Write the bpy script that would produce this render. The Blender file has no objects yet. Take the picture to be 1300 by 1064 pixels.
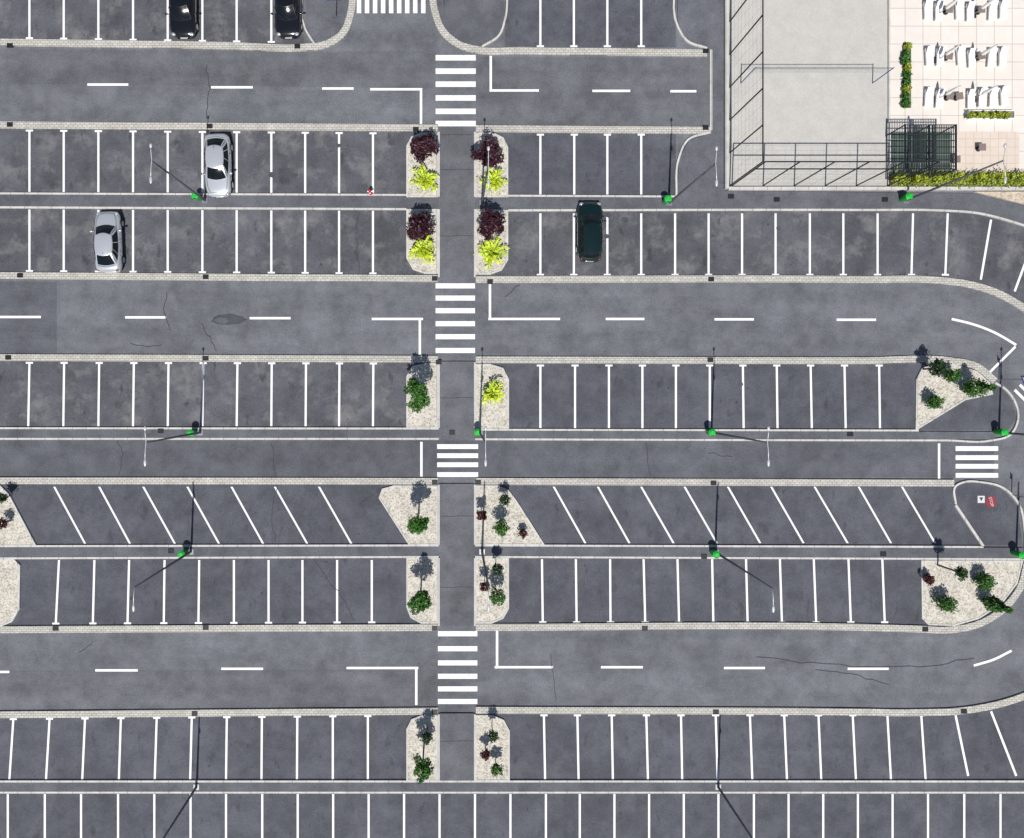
import bpy, math, random
from mathutils import Vector
random.seed(7)
S=17.4; H=50.0; NX,NY=575.0,490.0
sc=bpy.context.scene; COL=sc.collection
def P(x,y,z=0.0): return ((x-650)/S,(532-y)/S,z)
def G(x,y,z):      # ground point below something measured at height z
    k=(H-z)/H
    return (NX+(x-NX)*k, NY+(y-NY)*k)
# ---------------------------------------------------------------- materials
def newmat(name):
    m=bpy.data.materials.new(name); m.use_nodes=True
    return m,m.node_tree.nodes,m.node_tree.links,m.node_tree.nodes['Principled BSDF']
def mth(N,L,op,a,b=None,clamp=False):
    n=N.new('ShaderNodeMath'); n.operation=op; n.use_clamp=clamp
    for i,v in enumerate((a,b)):
        if v is None: continue
        if isinstance(v,(int,float)): n.inputs[i].default_value=v
        else: L.new(v,n.inputs[i])
    return n.outputs[0]
def mad(N,L,a,k,c):
    n=N.new('ShaderNodeMath'); n.operation='MULTIPLY_ADD'; L.new(a,n.inputs[0]); n.inputs[1].default_value=k; n.inputs[2].default_value=c
    return n.outputs[0]
def noise(N,L,scale,detail=4,mp=(1,1,1),rough=.55,loc=(0,0,0)):
    g=N.new('ShaderNodeNewGeometry'); m=N.new('ShaderNodeMapping'); m.inputs['Scale'].default_value=mp; m.inputs['Location'].default_value=loc
    L.new(g.outputs['Position'],m.inputs['Vector'])
    n=N.new('ShaderNodeTexNoise'); n.inputs['Scale'].default_value=scale; n.inputs['Detail'].default_value=detail
    n.inputs['Roughness'].default_value=rough
    L.new(m.outputs[0],n.inputs['Vector']); return n.outputs['Fac']
def ramp(N,L,f,a,b):
    n=N.new('ShaderNodeMapRange'); n.inputs['From Min'].default_value=a; n.inputs['From Max'].default_value=b
    n.clamp=True; L.new(f,n.inputs['Value']); return n.outputs[0]
def mix(N,L,f,a,b,t='MIX'):
    n=N.new('ShaderNodeMixRGB'); n.blend_type=t
    for i,v in enumerate((f,a,b)):
        if isinstance(v,(int,float)): n.inputs[i].default_value=v
        elif isinstance(v,tuple): n.inputs[i].default_value=(v[0],v[1],v[2],1)
        else: L.new(v,n.inputs[i])
    return n.outputs[0]
def scalecol(N,L,col,f):
    n=N.new('ShaderNodeVectorMath'); n.operation='SCALE'
    if isinstance(col,tuple): n.inputs[0].default_value=col
    else: L.new(col,n.inputs[0])
    L.new(f,n.inputs['Scale']); return n.outputs[0]
def asphalt(name,base,dust,streak=0.0,stains=0.0,dustamt=.6,big=.9,d0=.50,d1=.70):
    m,N,L,B=newmat(name)
    f=mad(N,L,noise(N,L,.11,3),big,1-big/2)
    f2=mad(N,L,noise(N,L,.6,7,rough=.7),1.5,.25)
    f3=mad(N,L,noise(N,L,9,3,rough=.85),1.5,.25)
    f=mth(N,L,'MULTIPLY',mth(N,L,'MULTIPLY',f,f2),f3)
    if streak:
        s=mad(N,L,noise(N,L,1.0,5,(.03,.7,1)),streak,1-streak*.5)
        f=mth(N,L,'MULTIPLY',f,s)
    c=scalecol(N,L,base,f)
    d=ramp(N,L,noise(N,L,.45,8,(1,1,1),.72,(31,7,0)),d0,d1)
    c=mix(N,L,mth(N,L,'MULTIPLY',d,dustamt),c,dust)
    if stains:
        st=ramp(N,L,noise(N,L,.9,4,(1.3,.6,1),.6),.60,.70)
        c=mix(N,L,mth(N,L,'MULTIPLY',st,stains),c,(base[0]*.38,base[1]*.38,base[2]*.38))
        sp=ramp(N,L,noise(N,L,2.6,2,(1,1,1),.5,(3,9,0)),.69,.75)
        c=mix(N,L,mth(N,L,'MULTIPLY',sp,.6),c,(base[0]*.3,base[1]*.3,base[2]*.3))
    L.new(c,B.inputs['Base Color']); B.inputs['Roughness'].default_value=.92
    return m
def plain(name,col,rough=.6,metal=0,var=0.0,scale=3,coat=0,grain=0):
    m,N,L,B=newmat(name)
    B.inputs['Roughness'].default_value=rough; B.inputs['Metallic'].default_value=metal
    if coat: B.inputs['Coat Weight'].default_value=coat; B.inputs['Coat Roughness'].default_value=.05
    f=mad(N,L,noise(N,L,scale,5,rough=.7),var*2,1-var)
    if grain: f=mth(N,L,'MULTIPLY',f,mad(N,L,noise(N,L,10,3,rough=.85),grain*2,1-grain))
    L.new(scalecol(N,L,col,f),B.inputs['Base Color'])
    return m
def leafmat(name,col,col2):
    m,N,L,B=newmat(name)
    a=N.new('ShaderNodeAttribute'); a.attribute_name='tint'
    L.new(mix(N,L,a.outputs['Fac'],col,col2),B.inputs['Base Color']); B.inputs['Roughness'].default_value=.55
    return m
def bricks(name,c1,c2,mort,w,h,ms,freq=2,off=.5,dirt=.9):
    m,N,L,B=newmat(name)
    g=N.new('ShaderNodeNewGeometry'); b=N.new('ShaderNodeTexBrick'); L.new(g.outputs['Position'],b.inputs['Vector'])
    b.inputs['Color1'].default_value=(*c1,1); b.inputs['Color2'].default_value=(*c2,1); b.inputs['Mortar'].default_value=(*mort,1)
    b.inputs['Scale'].default_value=1; b.inputs['Brick Width'].default_value=w; b.inputs['Row Height'].default_value=h
    b.inputs['Mortar Size'].default_value=ms; b.offset=off; b.offset_frequency=freq
    L.new(scalecol(N,L,b.outputs['Color'],mad(N,L,noise(N,L,1.2,6,rough=.75),dirt,1-dirt/2)),B.inputs['Base Color']); B.inputs['Roughness'].default_value=.85
    return m
def gravelmat(name,light,dark,scale):
    m,N,L,B=newmat(name)
    g=N.new('ShaderNodeNewGeometry'); v=N.new('ShaderNodeTexVoronoi'); v.inputs['Scale'].default_value=scale
    L.new(g.outputs['Position'],v.inputs['Vector'])
    sp=N.new('ShaderNodeSeparateColor'); L.new(v.outputs['Color'],sp.inputs[0])
    c=mix(N,L,ramp(N,L,sp.outputs[0],.35,1.05),light,dark)
    L.new(scalecol(N,L,c,mad(N,L,noise(N,L,1.3,7,rough=.75),.9,.55)),B.inputs['Base Color']); B.inputs['Roughness'].default_value=.95
    bp=N.new('ShaderNodeBump'); bp.inputs['Strength'].default_value=.35; bp.inputs['Distance'].default_value=.02
    L.new(v.outputs['Distance'],bp.inputs['Height']); L.new(bp.outputs[0],B.inputs['Normal'])
    return m
def paintmat(name,col,wear,a=.60,b=.78):
    m,N,L,B=newmat(name)
    w=ramp(N,L,noise(N,L,5,7,rough=.8),a,b)
    L.new(mix(N,L,mth(N,L,'MULTIPLY',w,wear),col,(.2,.2,.21)),B.inputs['Base Color']); B.inputs['Roughness'].default_value=.7
    return m
M={}
M['road']=asphalt('road_asphalt',(.126,.130,.145),(.185,.188,.20),streak=.6)
M['road_b']=asphalt('older_road_asphalt',(.112,.115,.128),(.165,.167,.178),streak=.6)
M['road_dark']=asphalt('road_asphalt_dark',(.092,.095,.110),(.135,.138,.15),streak=.5)
M['stall']=asphalt('stall_asphalt',(.078,.081,.097),(.130,.133,.148),stains=.5)
M['stall_worn']=asphalt('worn_stall_asphalt',(.084,.086,.098),(.205,.20,.20),stains=.7,dustamt=.75,big=1.1,d0=.50,d1=.68)
M['path']=asphalt('path_asphalt',(.104,.107,.122),(.145,.148,.16))
M['cross']=asphalt('crossing_path_asphalt',(.116,.119,.133),(.16,.162,.172))
M['tar']=plain('tar',(.04,.042,.05),.8,0,.4)
M['tarp']=asphalt('tar_patch_asphalt',(.065,.068,.08),(.10,.10,.11))
M['white']=paintmat('white_road_paint',(.84,.84,.84),.5)
M['white_worn']=paintmat('worn_crosswalk_paint',(.80,.80,.80),.75,.54,.70)
M['paver']=bricks('cream_pavers',(.54,.515,.46),(.45,.43,.385),(.23,.22,.20),.34,.17,.018)
M['kerb']=bricks('kerb_stone',(.56,.545,.51),(.50,.485,.455),(.32,.31,.29),1.0,40,.03)
M['gravel']=gravelmat('cream_gravel',(.60,.56,.485),(.30,.275,.23),11)
M['sand']=plain('court_sand',(.475,.46,.425),.95,0,.16,.9,0,.28)
M['dirt']=gravelmat('beige_gravel',(.56,.48,.38),(.35,.29,.22),9)
M['tile']=bricks('terrace_tiles',(.72,.665,.605),(.69,.635,.575),(.50,.45,.40),1.3,1.3,.03,1,0,.25)
M['deck']=bricks('cream_pink_paving',(.66,.56,.48),(.62,.53,.45),(.50,.42,.35),.6,.6,.02,1,0,.3)
M['earth']=plain('earth',(.17,.16,.10),.95,0,.4,.2)
M['steel']=plain('galvanised_steel',(.30,.31,.33),.45,.5,.1)
M['pole']=plain('dark_pole_steel',(.12,.125,.14),.5,.4,.1)
M['lampw']=plain('pale_luminaire',(.58,.59,.61),.4,.2,.05)
M['fence']=plain('fence_steel',(.018,.02,.026),.5,.2,.1)
M['binbody']=plain('green_plastic',(.01,.32,.04),.4,0,.15)
M['binlid']=plain('green_plastic_lid',(.02,.46,.05),.35,0,.1)
M['iron']=plain('cast_iron',(.022,.022,.025),.6,.3,.3)
M['bark']=plain('bark',(.10,.07,.05),.9,0,.3,9)
M['l_purple']=leafmat('purple_leaves',(.010,.003,.006),(.062,.012,.024))
M['l_green']=leafmat('green_leaves',(.012,.050,.006),(.07,.23,.02))
M['l_dark']=leafmat('dark_green_leaves',(.006,.02,.006),(.03,.085,.02))
M['l_lime']=leafmat('lime_leaves',(.14,.26,.008),(.62,.74,.025))
M['l_red']=leafmat('dark_red_leaves',(.03,.006,.008),(.12,.02,.02))
M['l_olive']=leafmat('hedge_leaves',(.06,.11,.01),(.50,.56,.05))
M['silver']=plain('silver_car_paint',(.60,.62,.65),.28,.45,.02,3,.8)
M['greenpaint']=plain('dark_green_car_paint',(.004,.018,.018),.2,.2,.02,3,.8)
M['black']=plain('black_car_paint',(.006,.006,.008),.18,.1,.02,3,1)
M['glass']=plain('car_glass',(.006,.008,.011),.12)
M['glass'].node_tree.nodes['Principled BSDF'].inputs['Specular IOR Level'].default_value=.35
M['rubber']=plain('rubber',(.015,.015,.015),.8,0,.1)
M['rim']=plain('alloy_rim',(.45,.46,.48),.35,.7,.05)
M['clear']=plain('headlight_lens',(.40,.43,.47),.15,.2,.02,3,.6)
M['red']=plain('red_lens',(.16,.008,.01),.25,0,.05)
M['plate']=plain('plate_white',(.75,.75,.75),.5)
M['blackp']=plain('black_plastic',(.02,.02,.022),.6)
M['whitep']=plain('white_plastic',(.9,.9,.9),.4,0,.03)
M['cushion']=plain('pale_cushion',(.88,.87,.86),.8,0,.03)
M['wood']=plain('grey_brown_wood',(.22,.17,.15),.6,0,.2)
M['blue']=plain('blue_sign_paint',(.02,.06,.28),.4,0,.1)
M['redp']=plain('red_sign_paint',(.5,.02,.03),.5,0,.2)
M['redroad']=plain('dull_red_road_paint',(.26,.025,.035),.6,0,.1)
M['dullwhite']=plain('dull_white_road_paint',(.62,.62,.64),.6,0,.1)
M['canvas']=plain('cream_canvas',(.85,.83,.78),.8,0,.1)
M['net']=plain('net_cord',(.06,.065,.08),.7)
M['mesh']=plain('dark_mesh_sheet',(.014,.022,.022),.7,0,.2)
M['slab']=bricks('dark_paving',(.10,.13,.11),(.07,.10,.085),(.25,.30,.25),.55,.55,.035,1,0)
# ---------------------------------------------------------------- mesh helper
class MB:
    def __init__(s): s.v=[]; s.f=[]; s.t=[]
    def add(s,vs,fs,tint=.5):
        o=len(s.v); s.v+= [tuple(q) for q in vs]; s.f+=[[i+o for i in f] for f in fs]; s.t+=[tint]*len(vs)
    def box(s,c,d,rz=0):
        x,y,z=d[0]/2,d[1]/2,d[2]/2; ca,sa=math.cos(rz),math.sin(rz); vs=[]
        for k in (-1,1):
            for (a,b) in ((-1,-1),(1,-1),(1,1),(-1,1)):
                vs.append((c[0]+a*x*ca-b*y*sa,c[1]+a*x*sa+b*y*ca,c[2]+k*z))
        s.add(vs,[(3,2,1,0),(4,5,6,7),(0,1,5,4),(1,2,6,5),(2,3,7,6),(3,0,4,7)])
    def tube(s,pts,rad,n=8,cap=True):
        pts=[Vector(p) for p in pts]; vs=[]; fs=[]
        for i,p in enumerate(pts):
            d=(pts[min(i+1,len(pts)-1)]-pts[max(i-1,0)]).normalized()
            u=d.cross(Vector((0,0,1)))
            if u.length<.05: u=d.cross(Vector((1,0,0)))
            u.normalize(); w=d.cross(u); r=rad[i] if isinstance(rad,(list,tuple)) else rad
            for k in range(n):
                a=2*math.pi*k/n; vs.append(p+u*r*math.cos(a)+w*r*math.sin(a))
        for i in range(len(pts)-1):
            for k in range(n): fs.append((i*n+k,i*n+(k+1)%n,(i+1)*n+(k+1)%n,(i+1)*n+k))
        if cap: fs.append(tuple(range(n))[::-1]); fs.append(tuple((len(pts)-1)*n+k for k in range(n)))
        s.add(vs,fs)
    def ell(s,c,r,nu=12,nv=7):
        vs=[];fs=[]
        for j in range(nv+1):
            th=math.pi*j/nv
            for i in range(nu):
                a=2*math.pi*i/nu; vs.append((c[0]+r[0]*math.sin(th)*math.cos(a),c[1]+r[1]*math.sin(th)*math.sin(a),c[2]+r[2]*math.cos(th)))
        for j in range(nv):
            for i in range(nu): fs.append((j*nu+i,j*nu+(i+1)%nu,(j+1)*nu+(i+1)%nu,(j+1)*nu+i))
        s.add(vs,fs)
    def poly(s,pts,z0,z1=None):     # outline
        n=len(pts); top=z0 if z1 is None else z1
        vs=[P(x,y,top) for x,y in pts]; fs=[tuple(range(n))[::-1]]
        if z1 is not None:
            vs+=[P(x,y,z0) for x,y in pts]; fs+=[(i,(i+1)%n,n+(i+1)%n,n+i) for i in range(n)]
        s.add(vs,fs)
    def rect(s,x0,y0,x1,y1,z0,z1=None): s.poly([(x0,y0),(x1,y0),(x1,y1),(x0,y1)],z0,z1)
    def ribbon(s,pts,w,z0,z1=None,closed=False):
        n=len(pts); Lf=[];Rt=[]
        for i,p in enumerate(pts):
            a=pts[(i-1)%n] if (closed or i>0) else p; b=pts[(i+1)%n] if (closed or i<n-1) else p
            d1=Vector((p[0]-a[0],p[1]-a[1])); d2=Vector((b[0]-p[0],b[1]-p[1]))
            if d1.length<1e-6: d1=d2
            if d2.length<1e-6: d2=d1
            d1.normalize(); d2.normalize(); t=(d1+d2).normalized(); nn=Vector((-t.y,t.x)); m=w/2/max(.5,nn.dot(Vector((-d1.y,d1.x))))
            Lf.append((p[0]+nn.x*m,p[1]+nn.y*m)); Rt.append((p[0]-nn.x*m,p[1]-nn.y*m))
        top=z0 if z1 is None else z1
        vs=[P(*q,top) for q in Lf]+[P(*q,top) for q in Rt]; fs=[]
        if z1 is not None: vs+=[P(*q,z0) for q in Lf]+[P(*q,z0) for q in Rt]
        for i in range(n if closed else n-1):
            j=(i+1)%n; fs.append((i,j,n+j,n+i))
            if z1 is not None: fs+=[(i,2*n+i,2*n+j,j),(n+i,n+j,3*n+j,3*n+i)]
        if z1 is not None and not closed: fs+=[(0,n,3*n,2*n),(n-1,3*n-1,4*n-1,2*n-1)]
        s.add(vs,fs)
    def build(s,name,mat,parent=None,smooth=False,sub=0):
        me=bpy.data.meshes.new(name); me.from_pydata(s.v,[],s.f); me.update()
        if max(s.t,default=.5)!=min(s.t,default=.5):
            at=me.attributes.new('tint','FLOAT','POINT'); at.data.foreach_set('value',s.t)
        me.materials.append(mat)
        if smooth: me.polygons.foreach_set('use_smooth',[True]*len(me.polygons))
        o=bpy.data.objects.new(name,me); COL.objects.link(o)
        if parent: o.parent=parent
        if sub: md=o.modifiers.new('Subdivision','SUBSURF'); md.levels=sub; md.render_levels=sub
        return o
def thing(name,label,cat,loc,rz=0,group=None):
    o=bpy.data.objects.new(name,None); COL.objects.link(o); o.location=loc; o.rotation_euler=(0,0,rz)
    o['label']=label; o['category']=cat
    if group:o['group']=group
    o.empty_display_size=.3
    return o
def struct(o,label=None):
    o['kind']='structure'
    if label:o['label']=label
    return o
def dup(root,loc,label,rz=None):
    r=root.copy(); COL.objects.link(r); r.location=loc; r['label']=label
    if rz is not None: r.rotation_euler=(0,0,rz)
    for ch in list(root.children):
        c=ch.copy(); COL.objects.link(c); c.parent=r
        for g in list(ch.children):
            d=g.copy(); COL.objects.link(d); d.parent=c
    return r
def smoothpts(pts,k=6):
    out=[]; n=len(pts); V=[Vector(p) for p in pts]
    for i in range(n-1):
        p1=V[i];p2=V[i+1]; Ls=(p2-p1).length; t1=(p2-p1).normalized(); t2=t1
        if i>0:
            a=(p1-V[i-1]);b=(p2-p1); t1=(a.normalized()/a.length+b.normalized()/b.length).normalized()
        if i<n-2:
            a=(p2-p1);b=(V[i+2]-p2); t2=(a.normalized()/a.length+b.normalized()/b.length).normalized()
        m1=t1*Ls; m2=t2*Ls
        for j in range(k):
            t=j/k; q=p1*(2*t**3-3*t*t+1)+m1*(t**3-2*t*t+t)+p2*(-2*t**3+3*t*t)+m2*(t**3-t*t); out.append((q.x,q.y))
    out.append(pts[-1]); return out
# ---------------------------------------------------------------- ground sheets
m=MB(); m.add([(-400,-400,-.03),(400,-400,-.03),(400,400,-.03),(-400,400,-.03)],[(0,1,2,3)]); struct(m.build('ground',M['earth']),'open earth beyond the car park')
m=MB(); m.rect(-600,-500,1800,1500,0); struct(m.build('road',M['road']),'grey asphalt roads of the car park')
Z1=.006
def sheet(name,pts,mat,label,z=Z1):
    m=MB(); m.poly(pts,z); return struct(m.build(name,mat),label)
E=-30; R=1345
rowsh=[('top row',[(E,-40),(386,-40),(386,56),(E,50)]),('top right row',[(641,-40),(858,-40),(858,60),(641,60)]),
 ('second row left',[(E,163),(557,166),(557,247),(E,246)]),('second row right',[(603,167),(858,168),(858,250),(603,250)]),
 ('third row left',[(E,264),(557,266),(557,350),(E,347)]),
 ('third row right',[(603,267),(1190,268),(1240,272),(1300,288),(R,304),(R,424),(1300,388),(1260,366),(1190,352),(603,351)]),
 ('fourth row left',[(E,458),(557,459),(557,543),(E,543)]),('fourth row right',[(603,460),(1235,462),(1262,486),(1275,494),(1286,509),(1290,532),(1280,546),(603,545)]),
 ('slanted row left',[(E,614),(557,615),(557,692),(E,693)]),('slanted row right',[(603,615),(1240,613),(1270,619),(1292,642),(1298,692),(603,692)]),
 ('sixth row left',[(E,708),(557,707),(557,794),(E,795)]),('sixth row right',[(603,707),(1295,710),(1290,745),(1240,788),(1170,794),(603,793)]),
 ('bottom row left',[(E,911),(557,906),(557,990),(E,992)]),('bottom row right',[(603,905),(1150,907),(1225,905),(1270,896),(R,868),(R,992),(603,990)]),
 ('lowest row',[(E,1006),(R,1006),(R,1110),(E,1110)])]
for n,p in rowsh: sheet('parking_bay_asphalt',p,M['stall_worn' if n in('top row','second row left','third row left','fourth row left','third row right') else 'stall'],'asphalt of the parking bays, '+n)
sheet('road_dark',[(E,559),(1262,560),(1262,606),(E,606)],M['road_dark'],'darker narrow road above the slanted bays')
sheet('road_repair',[(E,357),(72,358),(72,448),(E,449)],M['road_dark'],'darker resurfaced road piece at the left edge')
sheet('road_lane',[(E,62),(400,66),(553,64),(553,112),(E,106)],M['road_b'],'slightly darker far lane of the top road',.005)
sheet('road_lane',[(604,72),(900,74),(900,160),(604,160)],M['road_b'],'slightly darker right end of the top road',.005)
sheet('road_lane',[(E,852),(553,850),(553,896),(E,901)],M['road_b'],'slightly darker near lane of the lowest road',.005)
sheet('pavement',[(388,-40),(446,-40),(445,20),(434,42),(414,57),(398,57),(388,40)],M['path'],'asphalt corner beside top left bays')
sheet('pavement',[(550,-40),(640,-40),(640,28),(632,46),(612,58),(585,57),(563,40),(553,16)],M['path'],'asphalt corner beside top right bays')
def raised(name,pts,mat,label,z=.1):
    m=MB(); m.poly(pts,0,z); return struct(m.build(name,mat),label)
raised('footpath',[(E,247),(516,249),(557,249),(557,266),(516,266),(E,263)],M['path'],'narrow asphalt footpath between second and third bay rows, left')
raised('footpath',[(603,250),(858,250),(862,200),(874,179),(902,169),(902,66),(894,61),(871,52),(860,35),(859,-40),(918,-40),(918,243),(1235,246),(1300,262),(R,272),(R,302),(1300,286),(1240,270),(1190,266),(603,266)],M['path'],'asphalt footpath running beside the sand court')
raised('footpath',[(E,545),(557,545),(557,556),(E,556)],M['path'],'narrow asphalt footpath under fourth bay row, left')
raised('footpath',[(603,547),(1262,548),(1262,558),(603,556)],M['path'],'narrow asphalt footpath under fourth bay row, right')
raised('footpath',[(E,694),(557,693),(557,706),(E,708)],M['path'],'narrow asphalt footpath under slanted bays, left')
raised('footpath',[(603,693),(1298,695),(1298,708),(603,706)],M['path'],'narrow asphalt footpath under slanted bays, right')
raised('footpath',[(E,992),(R,992),(R,1004),(E,1004)],M['path'],'narrow asphalt footpath under the bottom bay row')
for a,b,l in ((172,351,'above the second crosswalk'),(459,555,'above the third crosswalk'),(614,794,'above the fourth crosswalk'),(905,991,'at the bottom of the photo')):
    raised('footpath',[(558.5,a),(601.5,a),(601.5,b),(558.5,b)],M['cross'],'central walkway '+l,.106)
# ---------------------------------------------------------------- kerbs and paver strips
def pav(pts,label,w=8.6,curve=False):
    q=smoothpts(pts) if curve else pts
    m=MB(); m.ribbon(q,w,0,.12); struct(m.build('pavement_strip',M['paver']),label)
    return q
def kerb(pts,w=2.6,curve=False,label=None,z=.125):
    q=smoothpts(pts) if curve else pts
    m=MB(); m.ribbon(q,w,0,z); struct(m.build('kerb',M['kerb']),label or 'pale thin stone kerb')
PS=[([(E,54),(300,59),(385,61),(414,57),(436,42),(445,20),(446,-40)],1),([(549,-40),(552,15),(562,40),(582,57),(606,64),(660,65),(897,68)],1),
 ([(E,159),(556,163)],0),([(604,164),(902,166)],0),([(E,350),(556,354)],0),([(604,355),(1100,355),(1190,356),(1228,361),(1262,371),(1300,392),(R,428)],1),
 ([(E,454),(556,456)],0),([(604,457),(1100,458),(1205,458),(1238,465),(1262,484)],1),([(E,610),(556,611)],0),([(604,611),(1210,613)],0),
 ([(E,799),(556,796)],0),([(604,796),(1100,796),(1165,798),(1205,799),(1243,791),(1273,772),(1294,745),(1303,712)],1),
 ([(E,907),(556,902)],0),([(604,901),(1080,903),(1160,904),(1225,901),(1272,892),(R,864)],1)]
for i,(p,c) in enumerate(PS): pav(p,'pale paver kerb strip, number %d from the top'%(i+1),curve=bool(c))
kerb([(902,64),(902,166)],3)
for p,c in [([(E,246),(516,248)],0),([(645,249),(858,250)],0),([(E,263.5),(516,266)],0),([(645,267.5),(1100,267),(1190,267.5),(1240,271),(1300,287),(R,303)],1),
 ([(E,543.5),(557,544)],0),([(603,545.5),(1165,546.5)],0),([(E,557),(557,557)],0),([(603,557.5),(1200,559),(1258,559),(1281,552),(1291,532),(1286,508),(1275,494),(1262,486)],1),
 ([(E,693),(557,692)],0),([(603,692),(1247,694)],0),([(E,708.5),(557,706.5)],0),([(603,706.5),(1299,709.5)],0),
 ([(1212,640),(1212,617),(1222,612),(1245,612),(1272,619),(1293,642),(1299,670),(1300,707)],1),
 ([(387,-40),(388,38),(399,56)],1),([(641,-40),(641,26),(634,45),(612,60)],1),([(858,-40),(860,35),(871,52),(897,62)],1),
 ([(858,250),(861,202),(873,178),(900,169)],1),([(E,991),(R,991)],0),([(E,1005),(R,1005)],0)]:
    kerb(p,2.4,bool(c))
kerb([(1212,641),(1247,693)],3)
for a,b in ((168,250),(266,352),(460,543),(615,691),(708,794),(906,990)):
    for x in (557.3,602.7): kerb([(x,a),(x,b)],2.0,z=.13)
beds={
'second row left':[(517,250),(517,186),(523,175),(535,170),(555,170),(555,250)],
'second row right':[(604,250),(604,170),(626,170),(638,176),(644,188),(644,250)],
'third row left':[(517,267),(555,267),(555,347),(540,347),(525,342),(517,328)],
'third row right':[(604,267),(644,268),(644,330),(636,343),(622,348),(604,348)],
'fourth row left':[(517,543),(517,478),(524,466),(540,462),(555,462),(555,543)],
'fourth row right':[(604,545),(604,463),(622,463),(638,468),(645,482),(645,545)],
'fourth row far right':[(1162,545),(1163,482),(1170,468),(1185,463),(1212,464),(1238,472),(1254,486),(1258,500),(1224,507)],
'slanted row far left':[(E,616),(0,616),(12,628),(46,692),(E,693)],
'slanted row left':[(482,632),(486,621),(500,617),(555,617),(555,691),(520,691)],
'slanted row right':[(604,617),(632,617),(645,623),(655,636),(690,691),(604,691)],
'sixth row far left':[(E,710),(18,710),(26,718),(25,772),(16,788),(2,794),(E,794)],
'sixth row left':[(517,708),(555,708),(555,790),(535,790),(522,783),(517,770)],
'sixth row right':[(604,708),(645,708),(645,772),(638,784),(624,790),(604,790)],
'sixth row far right':[(1169,712),(1296,712),(1289,740),(1269,766),(1241,784),(1210,793),(1178,792),(1170,784)],
'bottom row left':[(517,990),(517,925),(523,913),(536,908),(555,908),(555,990)],
'bottom row right':[(604,990),(604,908),(625,908),(639,914),(646,927),(646,990)]}
for n,p in beds.items():
    raised('planting_bed',p,M['gravel'],'cream gravel planting bed, '+n,.11)
    m=MB(); m.ribbon(p,2,0.001,.134,closed=True); struct(m.build('kerb',M['kerb']),'thin kerb around the gravel bed, '+n)
# ---------------------------------------------------------------- markings
ZM=.014
def vline(m,xt,yt,xb,yb,w=2.6):
    m.add([P(xt-w/2,yt,ZM),P(xt+w/2,yt,ZM),P(xb+w/2,yb,ZM),P(xb-w/2,yb,ZM)],[(0,1,2,3)])
def row(label,xt,yt,xb,yb,tend=None):
    m=MB()
    for i in range(len(xt)):
        t=yt(xt[i]) if callable(yt) else yt; b=yb(xb[i]) if callable(yb) else yb
        if tend=='top': m.rect(xt[i]-4.5,t,xt[i]+4.5,t+2.2,ZM); t+=2.2
        if tend=='bot': m.rect(xb[i]-4.5,b-2.2,xb[i]+4.5,b,ZM); b-=2.2
        vline(m,xt[i],t,xb[i],b)
    struct(m.build('bay_marking',M['white']),'white bay lines of the '+label)
X=[37.5,81,125,169,213,257,300.5,344.5,387.5,430.5,473.5]
row('top left row',X[:8],-40,X[:8],lambda x:49+x*.016,'bot')
row('top right row',[686,728.5,771,814],-40,[686,728.5,771,814],60,'bot')
row('second row, left',X,lambda x:164.5+x*.008,X,lambda x:243.5+x*.004,'top')
row('second row, right',[686,729,771,814],170,[686,729,771,814],247,'top')
row('third row, left',X,lambda x:266+x*.004,X,lambda x:345+x*.007,'bot')
XR=[686,728.5,771,814,857,899.5,942,984.5,1028,1070.5,1114]
row('third row, right',XR+[1159,1203],271,XR+[1157,1200],350,'bot')
m=MB(); m.ribbon([(1258,279),(1245,355)],2.8,ZM); m.ribbon([(1312,305),(1288,370)],2.8,ZM); struct(m.build('bay_marking',M['white']),'fanned bay lines at the right end of the third row')
row('fourth row, left',[37.5,81.5,126,170,214,258,301.5,345,388.5,431,474],lambda x:459.5+x*.002,[36,80.5,125,169,213,257,300.5,344.5,388,430.5,473.5],541,'top')
row('fourth row, right',[686,730,773,815.5,858,901,943,986,1029,1072,1116],463,[686,730,773,815.5,858,901,944,987,1030.5,1073.5,1117],543.5,'top')
XL=[69,126,182,238,294,349,405]
row('slanted row, left',XL,618,[108,165,222,278,334,390,446],690)
row('slanted row, right',[703,759,814,869,924,979,1034,1090,1145],618,[743,799,855,910,965,1020,1076,1131,1187],689.5)
row('sixth row, left',[75,120,164,209,253,297,341,384,428,472],711,[71,118,162,208,252,297,341,384,428,472],lambda x:793-x*.004,'bot')
row('sixth row, right',[688,731,774.5,817,860,904,947,990,1033,1077,1120],710,[689,732,775,819,862,905.5,949,992.5,1036,1080,1123],791,'bot')
row('bottom row, left',[17,63,108,153.5,199,243.5,288,332.5,377.5,422.5,467],lambda x:912-x*.009,[12,58.5,104.5,151,196.5,241.5,287,332,377,422.5,467],990,'top')
row('bottom row, right',[690.5,733,776.5,820.5,864.5,908.5,952,995.5,1039,1082.5,1126.5,1169.5],907,[692,734.5,778,822.5,866,911,955,999,1042.5,1086.5,1131,1175],990,'top')
m=MB(); m.ribbon([(1213,908),(1229,985)],2.8,ZM); m.ribbon([(1258,903),(1290,985)],2.8,ZM); struct(m.build('bay_marking',M['white']),'fanned bay lines at the right end of the bottom row')
XB=[10,57,103,150,196,242,287,333,378,423,468,513,558,603,648,693,736,780,824,868,912,957,1001,1045,1089,1133,1178,1224,1270]
row('lowest row',XB,1008,XB,1110)
def marks(label,segs,w=3):
    m=MB()
    for s in segs:
        if s[0]=='h': m.rect(s[1],s[3]-w/2,s[2],s[3]+w/2,ZM)
        elif s[0]=='v': m.rect(s[1]-w/2,s[2],s[1]+w/2,s[3],ZM)
        else: m.ribbon(s[1],w,ZM)
    struct(m.build('lane_marking',M['white']),label)
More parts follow.
